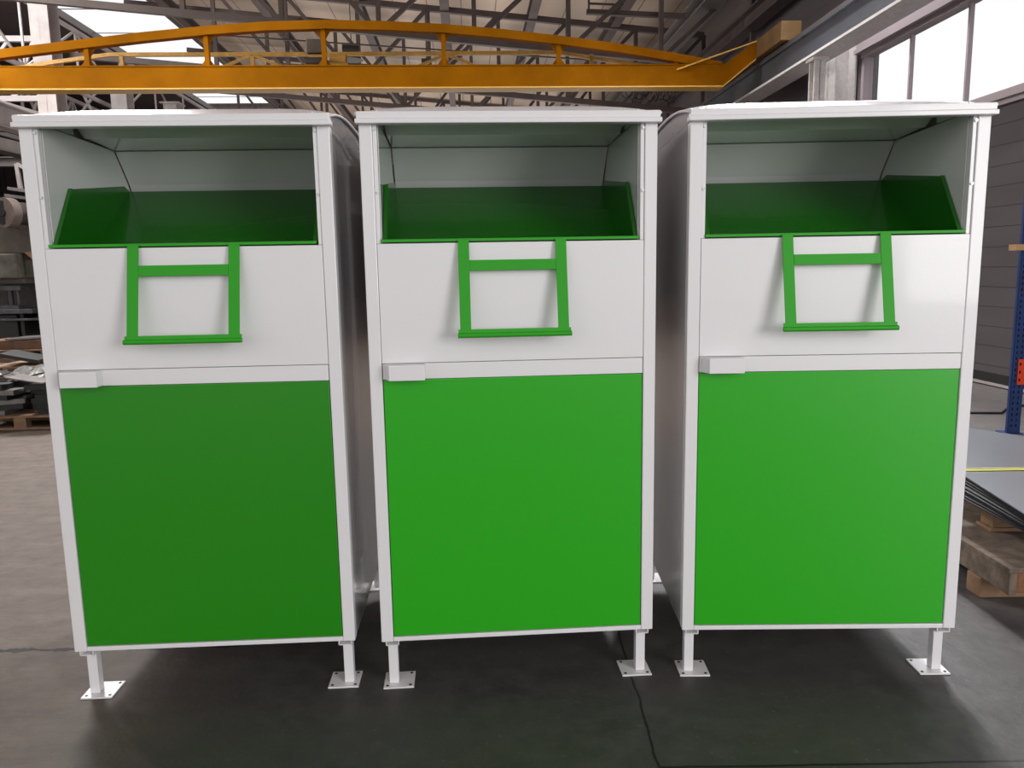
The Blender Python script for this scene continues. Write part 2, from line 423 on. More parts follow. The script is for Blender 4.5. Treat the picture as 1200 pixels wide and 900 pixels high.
    def strip(x0, x1, a, b, th=.004):
        p, q = A+(B-A)*a, A+(B-A)*b
        c = (p+q)/2; h.obox((( x0+x1)/2, c.y, c.z), ((x1-x0)/2,0,0), (q-p)/2, nrm*th/2)
    strip(.316,.353,0,1); h.build('handle_strap', 'greenh', ch, .001)
    h = mb(); strip(.647,.684,0,1); h.build('handle_strap', 'greenh', ch, .001)
    h = mb(); strip(.3535,.6465,.215,.325); h.build('handle_crossbar', 'greenh', ch, .001)
    h = mb(); strip(.310,.690,.935,1.0,.006)
    c = A+(B-A)*.995; h.cyl((.308,c.y-.004,c.z),(.692,c.y-.004,c.z),.0085,12); h.build('handle_bar', 'greenh', ch)
    # feet
    for sx in (0,1):
        for sy in (0,1):
            fx = lambda u: u if sx == 0 else 1-u
            fy = lambda v: v if sy == 0 else D-v
            bx = lambda m, a,b,c,d,e,f: m.box(min(fx(a),fx(b)),max(fx(a),fx(b)),min(fy(c),fy(d)),max(fy(c),fy(d)),e,f)
            m = mb(); bx(m,.018,.053,.042,.077,.006,Z(-.002)); lg = m.build('leg', 'white', root, .002)
            m = mb(); bx(m,-.002,.110,.010,.122,0,.006); fp = m.build('foot_plate', 'white', lg, .001)
            for u in (.012,.096):
                for v in (.024,.108):
                    s = mb(); s.cyl((fx(u),fy(v),.0058),(fx(u),fy(v),.0068),.0055,10); s.build('bolt_hole', 'darkgap', fp)
            m = mb(); bx(m,.014,.062,.006,.040,Z(-.018),Z(-.015)); bx(m,.014,.017,.006,.040,Z(-.018),Z(0)); bx(m,.059,.062,.006,.040,Z(-.018),Z(0))
            m.build('leg_bracket', 'white', root)
    return root
bin_proto = make_bin()
BINS = [(-1.5885, 2.5946, .0501, 'white donation bin with green door and chute, leftmost of three, beside the scrap pallets'),
        (-.4905, 2.6287, .0669, 'white donation bin with green door and chute, standing between the two other bins'),
        (.6141, 2.6815, -.0198, 'white donation bin with green door and chute, rightmost of three, beside the stacked sheet metal')]
for i, (x, y, t, lab) in enumerate(BINS):
    o = bin_proto if i == 0 else copy_tree(bin_proto)
    o.location = (x,y,0); o.rotation_euler.z = t
    if i == 0: first = o
    tag(o, lab, 'donation bin', 'donation bins lined up in the hall')

for c in kids(first):           # left door colour darkened to stand for weaker light on that bin
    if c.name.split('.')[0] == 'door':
        c.data = c.data.copy(); c.data.materials[0] = M['green_less_lit']

# ------------------------------------------------------------------ bridge crane
def crane():
    org = (-2.4,15,4.8)
    r = hall_thing('bridge_crane', org, 'yellow bridge crane spanning the hall above the donation bins', 'crane')
    mb = lambda: MB(org)
    Y = 14.85
    m = mb(); m.box(-9.7,4.88,Y+.012,Y+.20,4.855,5.225); m.build('main_girder','yellow',r)
    m = mb(); m.box(-9.7,4.9,Y,Y+.30,5.225,5.245); m.build('upper_flange','yellow',r)
    m = mb(); m.box(-9.7,4.9,Y,Y+.36,4.835,4.855); m.build('lower_flange','yellow_lit',r)
    # tapered right end rising to the end truck
    for s, name in ((1,'tapered_end'),):
        m = mb(); m.prism([(4.88,Y+.012,4.855),(5.5,Y+.012,5.34),(5.5,Y+.012,5.66),(4.88,Y+.012,5.225)], (0,.3,0)); m.build(name,'yellow',r)
        m = mb(); m.prism([(4.88,Y,4.83),(5.5,Y,5.315),(5.5,Y,5.34),(4.88,Y,4.855)], (0,.36,0)); m.build('end_flange','yellow_lit',r)
        m = mb(); m.prism([(4.0,Y-.02,5.13),(5.5,Y-.02,5.63),(5.5,Y-.02,5.655),(4.0,Y-.02,5.155)], (0,.05,0)); m.build('end_flange','yellow_lit',r)
    m = mb(); m.box(5.5,5.86,13.7,17.2,5.34,5.66); et = m.build('end_truck','truck_shaded',r,.01)
    for y in (13.95,16.95): 
        w = mb(); w.cyl((5.60,y,5.42),(5.72,y,5.42),.095,18); w.build('wheel','steel_dark',et)
    m = mb(); m.box(-10.06,-9.7,13.7,17.2,5.2,5.66); m.build('end_truck','yellow_worn',r,.01)
    # arched chord
    pts = [(-9.7,5.30),(-8.16,5.53),(-6.68,5.70),(-5.7,5.81),(-4.54,5.92),(-3.52,5.99),(-2.46,6.02),(-1.39,6.00),(-.31,5.95),(.77,5.86),(1.79,5.75),(2.82,5.62),(3.46,5.52),(4.27,5.39),(4.85,5.28)]
    m = mb()
    for a, b in zip(pts, pts[1:]):
        m.prism([(a[0],Y,a[1]-.15),(b[0],Y,b[1]-.15),(b[0],Y,b[1]),(a[0],Y,a[1])], (0,.16,0))
    m.build('arched_chord','yellow',r)
    def top(x):
        for a, b in zip(pts, pts[1:]):
            if a[0] <= x <= b[0]: return a[1]+(b[1]-a[1])*(x-a[0])/(b[0]-a[0])-.15
        return 5.2
    for x in (-8.8,-6.70,-4.59,-2.50,-.33,1.79,3.99):
        z = top(x); m = mb(); m.box(x-.04,x+.04,Y+.03,Y+.13,5.245,z)
        if z > 5.4:
            for s in (-1,1):
                m.prism([(x+s*.04,Y+.07,z),(x+s*.14,Y+.07,z),(x+s*.04,Y+.07,z-.16)], (0,.02,0))
                m.prism([(x+s*.04,Y+.07,5.245),(x+s*.13,Y+.07,5.245),(x+s*.04,Y+.07,5.36)], (0,.02,0))
        m.build('post','yellow',r)
    # rear rail
    Yr = 16.1; rp = [(-8.9,5.50),(-7.9,5.66),(-6.82,5.80),(-2.4,5.80),(1.95,5.82),(3.6,5.57),(4.8,5.38)]
    m = mb()
    for a, b in zip(rp, rp[1:]): m.prism([(a[0],Yr,a[1]-.07),(b[0],Yr,b[1]-.07),(b[0],Yr,b[1]),(a[0],Yr,a[1])], (0,.07,0))
    m.build('rear_rail','yellow_worn',r)
    m = mb(); m.box(-9.7,4.9,Yr-.1,Yr+.2,5.25,5.32); m.build('rear_girder','yellow_worn',r)
    for x in (-6.6,-4.1,-.3,2.6):
        m = mb(); m.box(x-.035,x+.035,Yr,Yr+.07,5.3,5.75); m.build('rail_post','yellow_worn',r)
    for x in (-4.1,-.3):
        for s in (-1,1):
            m = mb(); m.beam((x,Yr+.03,5.76),(x+s*1.15,Yr+.03,5.30),.05,.05); m.build('brace','yellow_worn',r)
    # hoist trolley between the girders
    h = mb(); h.box(-2.93,-2.60,15.5,15.8,5.62,5.88); ho = h.build('hoist_motor','mach_olive',r,.02)
    h = mb(); h.box(-2.90,-2.62,15.52,15.75,5.46,5.60); h.cyl((-2.5,15.6,5.50),(-2.2,15.6,5.50),.13,16); h.box(-2.95,-2.15,15.4,15.9,5.36,5.42); h.build('hoist_gear','yellow_worn',ho)
    h = mb(); h.cyl((-2.93,15.45,5.45),(-2.60,15.45,5.45),.08,12); h.build('hoist_drum','steel_dark',ho)
crane()

# crane runway, right side
org = (5.65,14,4.7)
r = hall_thing('crane_runway', org, 'blue grey steel runway beam with pale underside along the right wall, carrying the crane', 'beam')
m = MB(org); m.box(5.64,5.67,3,45,4.76,5.21); m.build('beam_web','runway',r)
m = MB(org); m.box(5.44,5.86,3,45,4.72,4.76); m.build('lower_flange','runway_pale_lit',r)
m = MB(org); m.box(5.58,5.74,3,45,5.21,5.25); m.build('upper_flange','runway',r)
m = MB(org); m.box(5.63,5.68,3,45,5.25,5.32); m.build('rail','steel_dark',r)
def column(x, y, top, mname, label, w=.30, group=None):
    org = (x,y,0); r = hall_thing('steel_column', org, label, 'column', group)
    m = MB(org); m.box(x-w*.42,x+w*.42,y-w/2,y-w/2+.03,0,top); m.box(x-w*.42,x+w*.42,y+w/2-.03,y+w/2,0,top); m.box(x-.012,x+.012,y-w/2,y+w/2,0,top); m.build('shaft',mname,r)
    m = MB(org); m.box(x-w*.62,x+w*.62,y-w*.62,y+w*.62,top-.05,top); m.build('cap_plate',mname,r)
    m = MB(org); m.box(x-w*.8,x+w*.8,y-w*.8,y+w*.8,0,.03); m.build('base_plate',mname,r)
column(5.60,12.45,4.72,'runway_pale_lit','pale grey column under the right runway beam, next to the strip window', .21)
column(5.65,20.3,4.72,'runway','grey column under the runway beam, farther along the right wall', .30)
# column against the wall behind it
org = (6.2,13.1,0); r = hall_thing('wall_column', org, 'broad grey column standing against the wall at the end of the strip window', 'column')
m = MB(org); m.box(6.02,6.38,12.95,12.98,0,5.1); m.box(6.02,6.05,12.72,13.28,0,5.1); m.box(6.35,6.38,12.72,13.28,0,5.1); m.build('shaft','runway_pale_lit',r)
m = MB(org); m.box(5.98,6.40,12.68,13.32,0,.03); m.build('base_plate','steel_grey',r)
# upper longitudinal beams over the right wall
for k, (x, z, w, h_, mn, lab) in enumerate([(6.1,6.6,.3,.35,'steel_dark','dark steel wall beam high over the strip window'),
                              (5.2,7.0,.45,.3,'steel_grey','wide grey cable tray beam hung high beside the right wall')]):
    m = MB((x,14,z)); m.ibeam((x,6,z),(x,44,z),w,h_,.03)
    hall_mesh(m,'wall_beam',mn,lab,'beam')

# left colonnade
for i, y in enumerate((20,24,28,32,36)):
    column(-9.9,y,9.2 if i == 0 else 7.3,'steel_light', ['white painted column at the far left, nearest of the left row','white painted column, second of the left row behind the crane',
           'white painted column, third of the left row behind the crane','white painted column far back in the left row','white painted column far back in the left row'][i], .52,
           'white columns of the left row')
# left crane runway
m = MB((-9.9,20,5)); m.ibeam((-9.9,12,4.95),(-9.9,44,4.95),.3,.5,.03)
hall_mesh(m,'runway_beam','steel_light','pale steel runway beam along the left row of columns','beam')

def lattice(x, y0, y1, z0, z1, n, label, mname='steel_light', w=.10):
    org = (x,y0,z0); r = hall_thing('lattice_girder', org, label, 'girder')
    m = MB(org); m.beam((x,y0,z1),(x,y1,z1),w*1.3,w*1.3); m.build('upper_chord',mname,r)
    m = MB(org); m.beam((x,y0,z0),(x,y1,z0),w*1.3,w*1.3); m.build('lower_chord',mname,r)
    st = (y1-y0)/n
    for i in range(n):
        a, b = y0+i*st, y0+(i+1)*st
        m = MB(org); m.beam((x,a,z0),(x,a,z1),w*.7,w*.7); m.build('vertical',mname,r)
        m = MB(org); m.beam((x,a,z0 if i%2 else z1),(x,b,z1 if i%2 else z0),w*.7,w*.7); m.build('diagonal',mname,r)
lattice(-10.45,12,44,6.5,8.1,12,'white lattice girder running back beside the left row of columns', w=.07)
lattice(-14.5,14,44,6.0,8.0,18,'white lattice girder hung in the side bay beyond the left columns')
def xgirder(y, x0, x1, z0, z1, n, label, mname, w, group=None, name='cross_girder'):
    org = (x0,y,z0); r = hall_thing(name, org, label, 'girder', group)
    m = MB(org); m.beam((x0,y,z1),(x1,y,z1),w*1.4,w*1.4); m.build('upper_chord',mname,r)
    m = MB(org); m.beam((x0,y,z0),(x1,y,z0),w*1.4,w*1.4); m.build('lower_chord',mname,r)
    st = (x1-x0)/n
    for i in range(n):
        a, b = x0+i*st, x0+(i+1)*st
        m = MB(org); m.beam((a,y,z0),(b,y,z1) if i%2 else (a+st*.5,y,z1),w*.7,w*.7); m.build('diagonal',mname,r)
        m = MB(org); m.beam((a+st*.5,y,z1),(b,y,z0),w*.7,w*.7); m.build('diagonal',mname,r)
for i, (y, z) in enumerate(((22,6.2),(27,6.1))):
    xgirder(y,-14.3,-10.6,z,z+1.5,3,['pale cross girder of the side bay, nearest one','pale cross girder of the side bay, second one back','pale cross girder deep in the side bay','pale cross girder deep in the side bay'][i],'steel_light',.10,'cross girders of the side bay')
for y, z, lab in ((18.5,4.9,'brown horizontal beam crossing the side bay above the machine'),(25,5.0,'grey horizontal beam crossing far back in the side bay')):
    m = MB((-18,y,z)); m.ibeam((-25.5,y,z),(-10.1,y,z),.25,.28,.03); hall_mesh(m,'cross_beam','steel_grey',lab,'beam')
for a, b, lab in (((-14.2,16,6.4),(-10.2,22,5.3),'sloping grey conveyor beam, upper one, behind the left bin'),((-14.2,16,5.4),(-10.4,22,4.5),'sloping grey conveyor beam, lower one, behind the left bin')):
    m = MB(a); m.beam(a,b,.5,.30); hall_mesh(m,'sloping_beam','steel_light' if 'upper' in lab else 'steel_grey',lab,'beam')

# ------------------------------------------------------------------ roof trusses
def truss(y, zc, label, n=8, mname='steel_dark', depth=1.9, w=.11, group='roof trusses of the main hall'):
    x0, x1 = -9.6, 6.2
    zb = lambda x: zc-.092*(x+2.5)
    zt = lambda x: min(zb(x)+depth, ceil_z(x)-.1)
    org = (x0,y,zb(x0)); r = hall_thing('roof_truss', org, label, 'truss', group)
    m = MB(org); m.beam((x0,y,zb(x0)),(x1,y,zb(x1)),w*1.1,w*1.25); m.build('bottom_chord',mname,r)
    m = MB(org); m.beam((x0,y,zt(x0)),(x1,y,zt(x1)),w*1.1,w*1.25); m.build('top_chord',mname,r)
    st = (x1-x0)/n
    for i in range(n+1):
        x = x0+i*st
        if x < -6.8 and y < 30: continue
        m = MB(org); m.beam((x,y,zb(x)),(x,y,zt(x)),w*.85,w*.85); m.build('vertical',mname,r)
        if i < n:
            xb = x+st
            m = MB(org)
            if x+st/2 < -2: m.beam((x,y,zt(x)),(xb,y,zb(xb)),w*.8,w*.8)
            else: m.beam((x,y,zb(x)),(xb,y,zt(xb)),w*.8,w*.8)
            m.build('diagonal',mname,r)
    return r
truss(17, 6.50, 'dark steel roof truss crossing directly behind the crane, nearest of the roof trusses', 8)
truss(20.5, 6.25, 'dark steel roof truss seen through the crane arch, second from the camera', 9)
truss(24, 6.40, 'dark steel roof truss in the middle of the hall, third from the camera', 8, depth=2.2)
truss(29, 6.45, 'dark steel roof truss far back in the hall', 10, depth=2.2)
truss(35, 6.6, 'dark steel roof truss far back in the hall', 9, depth=2.3)
truss(41, 6.8, 'dark steel roof truss far back in the hall', 10, depth=2.3)
for i, x in enumerate((-7.9,-5.2,-2.6,-.4,1.8,3.9)):
    z = ceil_z(x)-.75
    m = MB((x,8,z)); m.ibeam((x,8,z),(x,45,z),.22,.26,.03)
    hall_mesh(m,'purlin','steel_dark', ['grey roof purlin running back, first from the roof glazing','grey roof purlin running back, second from the roof glazing','grey roof purlin running back, left of the hall middle',
              'grey roof purlin running back, right of the hall middle','grey roof purlin running back, second from the right wall','grey roof purlin running back, nearest the right wall'][i], 'purlin', 'purlins under the main roof')
# thin tie rods
for i, (a, b) in enumerate((((-6.5,19,7.0),(5,19,6.25)),((-5,22.5,7.2),(5.5,22.5,6.5)))):
    m = MB(a); m.cyl(a,b,.018,6); hall_mesh(m,'tie_cable','steel_dark',['thin dark cable stretched across the hall behind the arch','thin dark cable stretched across the hall, farther back'][i],'cable')
# hanging lamps
for i, (x, y, z) in enumerate(((-2.62,19.5,6.62),(-.78,18,6.02),(.9,26,6.4))):
    org = (x,y,z); r = hall_thing('pendant_lamp', org, ['dark drum lamp hanging behind the crane arch, left one','small dark lamp clamped below the truss, middle one','small dark lamp hanging far back under the roof'][i], 'lamp', 'lamps hung under the trusses')
    s = (.9,.5,.5)[i]
    m = MB(org); m.cyl((x-.22*s,y,z+.1*s),(x+.22*s,y,z+.12*s),.18*s,18); m.build('housing','lampgrey',r)
    m = MB(org); m.cyl((x,y,z-.02*s),(x,y,z-.12*s),.15*s,18,.30*s); m.build('shade','lampgrey',r)
    m = MB(org); m.cyl((x,y,z+.2*s),(x,y,z+1.2),.012,6); m.build('hanger','steel_dark',r)
# small beam with bracket at upper right
org = (3.1,17.4,6.95); r = hall_thing('suspended_pipe', org, 'dark pipe run hanging at the upper right beneath the roof', 'pipe')
m = MB(org); m.beam((2.7,17.4,6.95),(4.9,17.4,6.86),.1,.10); m.build('pipe','steel_dark',r)
m = MB(org); m.beam((2.75,17.4,6.9),(2.75,17.4,7.5),.04,.04); m.beam((2.75,17.4,7.12),(3.5,17.4,7.09),.04,.04); m.build('bracket','steel_dark',r)
# cable chain at the right end
for i, (y, z) in enumerate(((19,5.6),(25,5.75))):
    org = (4.5,y,z); r = hall_thing('cable_chain', org, ['dark tangle of hanging cable loops at the crane end, nearer one','dark tangle of hanging cable loops, farther one'][i], 'cable')
    random.seed(5+i)
    for k in range(9):
        m = MB(org); x = 3.9+.15*k; hh = random.uniform(.12,.24); ww = random.uniform(.08,.16)
        m.tube([(x+ww*math.cos(t*.5), y+.05*k, z+.1+hh*math.sin(t*.5)) for t in range(13)], .014, 6); m.build('loop','cable',r)
    m = MB(org); m.beam((3.7,y,z+.35),(5.5,y,z+.45),.1,.12); m.build('carrier','steel_dark',r)

# ------------------------------------------------------------------ right side: rack, sheets, timber
def rack():
    DX = .06
    org = (4.805,6.43,0); r = hall_thing('pallet_rack_upright', org, 'blue perforated rack upright standing at the right edge', 'rack')
    m = MB(org); m.box(4.750,4.865,6.43,6.436,0,3.2); m.box(4.750,4.756,6.43,6.46,0,3.2); m.box(4.859,4.865,6.43,6.46,0,3.2); m.build('upright','blue',r)
    m = MB(org)
    for k in range(64):
        z = .06+.05*k
        for x in (4.780,4.825): m.box(x-.007+(.003 if k%2 else 0),x+.007,6.4285,6.4302,z,z+.024)
    m.build('slots','darkgap',r)
    m = MB(org); m.box(4.725,4.890,6.41,6.55,0,.006); m.build('base_plate','blue',r)
    for i, (z0, z1) in enumerate(((.44,.665),(1.23,1.50))):
        zc = (z0+z1)/2
        org2 = (4.905,6.4,zc); b = hall_thing('rack_beam', org2, ['orange rack beam hooked low on the blue upright, bearing a white sticker','orange rack beam hooked at mid height on the blue upright'][i], 'beam')
        m = MB(org2); m.box(4.795,4.867,6.415,6.428,z0,z1); m.build('hook_plate','orange',b,.002)
        m = MB(org2); m.box(4.867,7.2,6.40,6.45,zc-.04,zc+.055); m.build('beam','orange',b,.003)
        m = MB(org2)
        for k in range(3): m.box(4.805,4.820,6.4138,6.4152,z0+.03+.07*k,z0+.055+.07*k)
        m.build('slots','darkgap',b)
        if i == 0:
            m = MB(org2); m.box(4.890,5.050,6.398,6.40,zc-.012,zc+.030); st = m.build('sticker','label',b)
            m = MB(org2)    # letter B then a bar of E on the sticker
            x = 4.898; z = zc-.006; y = (6.3968,6.398)
            m.box(x,x+.005,*y,z,z+.03)
            for q in (0,.0125,.025): m.box(x,x+.018,*y,z+q,z+q+.005)
            m.box(x+.016,x+.021,*y,z+.003,z+.0135); m.box(x+.016,x+.021,*y,z+.0165,z+.027)
            x += .032; m.box(x,x+.005,*y,z,z+.03)
            for q in (0,.0125,.025): m.box(x,x+.018,*y,z+q,z+q+.005)
            m.build('lettering','orange',st)
rack()
m = MB((4.64,6.38,1.63)); m.box(4.63,6.4-.2,6.33,6.425,1.605,1.655)
hall_mesh(m,'wooden_plank','board','tan wooden plank end sticking out past the blue rack upright','plank')
m = MB((5.2,7.2,0)); m.tube([(4.2,8.3,.012),(4.6,7.75,.012),(4.97,7.35,.012),(5.3,7.28,.012),(5.52,7.5,.012),(5.9,7.7,.012),(6.2,7.8,.012)], .011, 8)
hall_mesh(m,'floor_cable','cable','black cable curving over the floor behind the sheet metal','cable')

# stack resting on timber: local world coordinates
def wmesh(mb, name, m, label, cat, group=None, bevel=0):
    o = mb.build(name, m, None, bevel); o.location = mb.o; return tag(o, label, cat, group)
m = MB((2.12,3.33,0)); m.box(2.115,3.4,3.325,3.43,0,.098)
wmesh(m,'timber_bearer','wood','pale squared timber bearer on the floor, front one under the grey boards','timber',bevel=.008)
m = MB((2.12,4.1,0)); m.box(2.16,3.4,4.05,4.16,0,.098)
wmesh(m,'timber_bearer','wood','pale squared timber bearer on the floor, rear one under the grey boards','timber',bevel=.008)
org = (2.12,3.12,.1); r = tag(empty('wooden_slab', org), 'thick weathered grey wooden slab lying on the timber bearers', 'board')
m = MB(org); m.box(2.112,3.3,3.13,4.3,.20,.222); m.build('top_board','wood_grey',r,.003)
m = MB(org); m.box(2.118,2.15,3.13,4.3,.099,.20); m.build('side_board','wood_grey',r,.003)
m = MB(org); m.box(2.152,2.24,3.15,3.22,.099,.20); m.build('end_block','wood_end',r,.004)
m = MB(org); m.box(2.9,3.0,3.15,3.22,.099,.20); m.build('end_block','wood_end',r,.004)
m = MB(org); m.box(2.24,3.3,3.13,3.16,.099,.125); m.build('front_board','wood_end',r,.003)
# pallet under the sheets
org = (2.3,3.6,.222); r = tag(empty('pallet', org), 'wooden pallet on the grey slab carrying the sheet steel', 'pallet')
m = MB(org); m.box(2.33,3.5,3.585,4.4,.345,.375); m.build('deck','wood',r,.003)
for x in (2.325,2.86,3.38):
    for y in (3.59,4.25):
        m = MB(org); m.box(x,x+.11,y,y+.10,.24,.345); m.build('block','wood',r,.003)
for y in (3.58,4.24):
    m = MB(org); m.box(2.31,3.5,y,y+.12,.222,.24); m.build('bottom_board','wood',r,.002)
# sheet steel pile
random.seed(3)
n = 9
for i in range(n):
    z = .3755+.0082*i; dx = random.uniform(-.006,.006)+.014; fx = -.014*(n-1-i); dy = .03-.003*i+random.uniform(-.006,.006)
    if i == n-1: dx = .005; dy = .01
    m = MB((2.2,3.1,z))
    x0 = 2.160+dx; y0 = 3.0+dy
    m.prism([(x0,y0,z),(3.6,y0-.08,z),(3.75,3.83,z),(x0+.135+fx,3.86,z)], (0,0,.0055))
    top = i == n-1
    wmesh(m,'steel_sheet','sheet' if top else 'sheet_edge','bare grey steel sheet on top of the near pile, in front of the yellow strap' if top else 'dark edged steel sheet inside the near pile, under the bright top sheet','metal sheet','steel sheets stacked on the pallet')
m = MB((2.95,4.93,.43)); m.prism([(2.335,3.90,.44),(3.75,3.90,.44),(3.62,4.02,.44),(2.96,4.92,.44)], (0,0,.008))
m.prism([(2.36,3.92,.376),(3.70,3.92,.376),(3.58,4.02,.376),(2.96,4.86,.376)], (0,0,.063))
wmesh(m,'steel_sheet','sheet','wide bare grey steel sheet lying behind the yellow strap','metal sheet')
m = MB((2.3,3.88,.45)); m.box(2.28,3.7,3.868,3.884,.4472,.4515); m.box(2.28,3.7,3.90,3.911,.4482,.4515)
wmesh(m,'tension_strap','strap','yellow strap drawn across the steel sheets','strap')

# ------------------------------------------------------------------ left side: scrap pallets and press
def pallet(x, y, z, w, d, label, group=None, h=.14):
    org = (x,y,z); r = hall_thing('pallet', org, label, 'pallet', group)
    m = MB(org)
    m.box(x,x+w,y,y+d,z+h-.022,z+h); m.build('deck','wood',r,.002)
    for i in range(3):
        for j in range(3):
            m = MB(org); bx = x+i*(w-.12)/2; by = y+j*(d-.1)/2; m.box(bx,bx+.12,by,by+.1,z+.022,z+h-.022); m.build('block','wood' ,r)
    for j in range(3):
        m = MB(org); by = y+j*(d-.1)/2; m.box(x,x+w,by,by+.1,z,z+.022); m.build('bottom_board','wood',r)
    return r
pallet(-5.05,7.9,0,1.0,1.1,'wooden pallet on the floor at the left edge, loaded with dark scrap plates')
pallet(-6.20,7.95,0,1.0,1.1,'wooden pallet just past the left edge, beside the scrap pallet')
random.seed(11)
k = 0
for lvl in range(6):
    for cx in range(2):
        for cy in range(3):
            x = -4.80+cx*.50+random.uniform(-.03,.03); y = 8.10+cy*.35+random.uniform(-.02,.02); z = .1405+lvl*.0505
            a = random.choice((0,1.57))+random.uniform(-.45,.45)
            L, W_ = (.46,.30); t = .05
            ax = Vector((math.cos(a),math.sin(a),0))*random.uniform(.15,.20); ay = Vector((-math.sin(a),math.cos(a),0))*random.uniform(.09,.125); az = Vector((0,0,.025))
            if abs(math.sin(a)) > .5: ax = ax*.8
            m = MB((x,y,z)); m.obox((x,y,z+t/2),ax,ay,az)
            sh = k%4 == 0; k += 1
            hall_mesh(m,'scrap_plate','scrap_l' if sh else 'scrap', 'shiny steel offcut in the scrap heap on the left pallet' if sh else 'dark steel offcut in the scrap heap on the left pallet','scrap metal','shiny steel offcuts' if sh else 'dark steel offcuts')
random.seed(21)
for k, (x, y, tl, a) in enumerate(((-4.92,8.04,.25,.2),(-4.46,8.02,-.16,-.1),(-4.6,8.36,.22,.1))):
    m = MB((x,y,.45)); m.obox((x,y,.50),Vector((math.cos(a),math.sin(a),tl))*.19,Vector((-math.sin(a),math.cos(a),0))*.12,(0,0,.006))
    hall_mesh(m,'scrap_plate','scrap_l' if k==1 else 'scrap',['thin dark plate tilted up at the front left of the scrap heap','thin shiny plate tilted on top of the scrap heap','thin dark plate tilted up in the middle of the scrap heap'][k],'scrap metal')
m = MB((-4.9,8.6,.46))
vs = []; random.seed(4); N_ = 22
for j in range(8):
    for i in range(N_+1):
        vs.append((-5.25+i*1.25/N_, 8.62+j*.085, .480+random.uniform(-.035,.04)-.012*abs(j-3)+.04*math.sin(i*.6+j)))
m.add(vs, [(j*(N_+1)+i,j*(N_+1)+i+1,(j+1)*(N_+1)+i+1,(j+1)*(N_+1)+i) for j in range(7) for i in range(N_)], True)
hall_mesh(m,'plastic_film','film','crumpled grey plastic film spread over the scrap heap','plastic film')
# second stack behind
m = MB((-5.6,9.4,0)); m.box(-6.4,-4.85,9.35,10.4,0,.30); m.box(-6.42,-4.83,9.33,10.42,.30,.325)
hall_mesh(m,'scrap_crate','scrap','dark low crate behind the scrap heap, under the second pallet','crate',bevel=.01)
pallet(-5.75,9.45,.328,1.0,.9,'wooden pallet set on the dark crate behind the scrap heap')
for i, (x0,x1,z,mn,lab) in enumerate(((-5.15,-4.80,.475,'wood_red','reddish wooden board lying on the second pallet'),(-5.65,-5.25,.53,'mach_black','dark board leaning on the second pallet'))):
    m = MB((x0,9.7,z)); m.obox(((x0+x1)/2,9.75,z+.03),((x1-x0)/2,.04,.0 if i==0 else -.05),(-.05,.25,0),(0,0,.02)); hall_mesh(m,'board',mn,lab,'board')
m = MB((-6.0,12,0)); m.box(-8.0,-5.9,11.4,12.4,0,.30); m.box(-7.9,-6.0,11.5,12.3,.30,.34)
hall_mesh(m,'scrap_crate','wood_grey','weathered low wooden crate behind the second pallet','crate',bevel=.01)
pallet(-7.05,11.5,.343,.95,.8,'wooden pallet farther back, topmost behind the weathered crate')
m = MB((-6.6,11.7,.49)); m.box(-7.0,-6.15,11.55,12.1,.485,.62)
hall_mesh(m,'wooden_box','wood_red','reddish wooden box on the farther pallet by the press','box',bevel=.01)
m = MB((-6.5,11.8,.625)); m.obox((-6.4,11.8,.645),(.3,.05,.012),(0,.25,0),(0,0,.012))
hall_mesh(m,'scrap_plate','scrap_l','shiny metal sheet lying on the reddish wooden box','scrap metal')

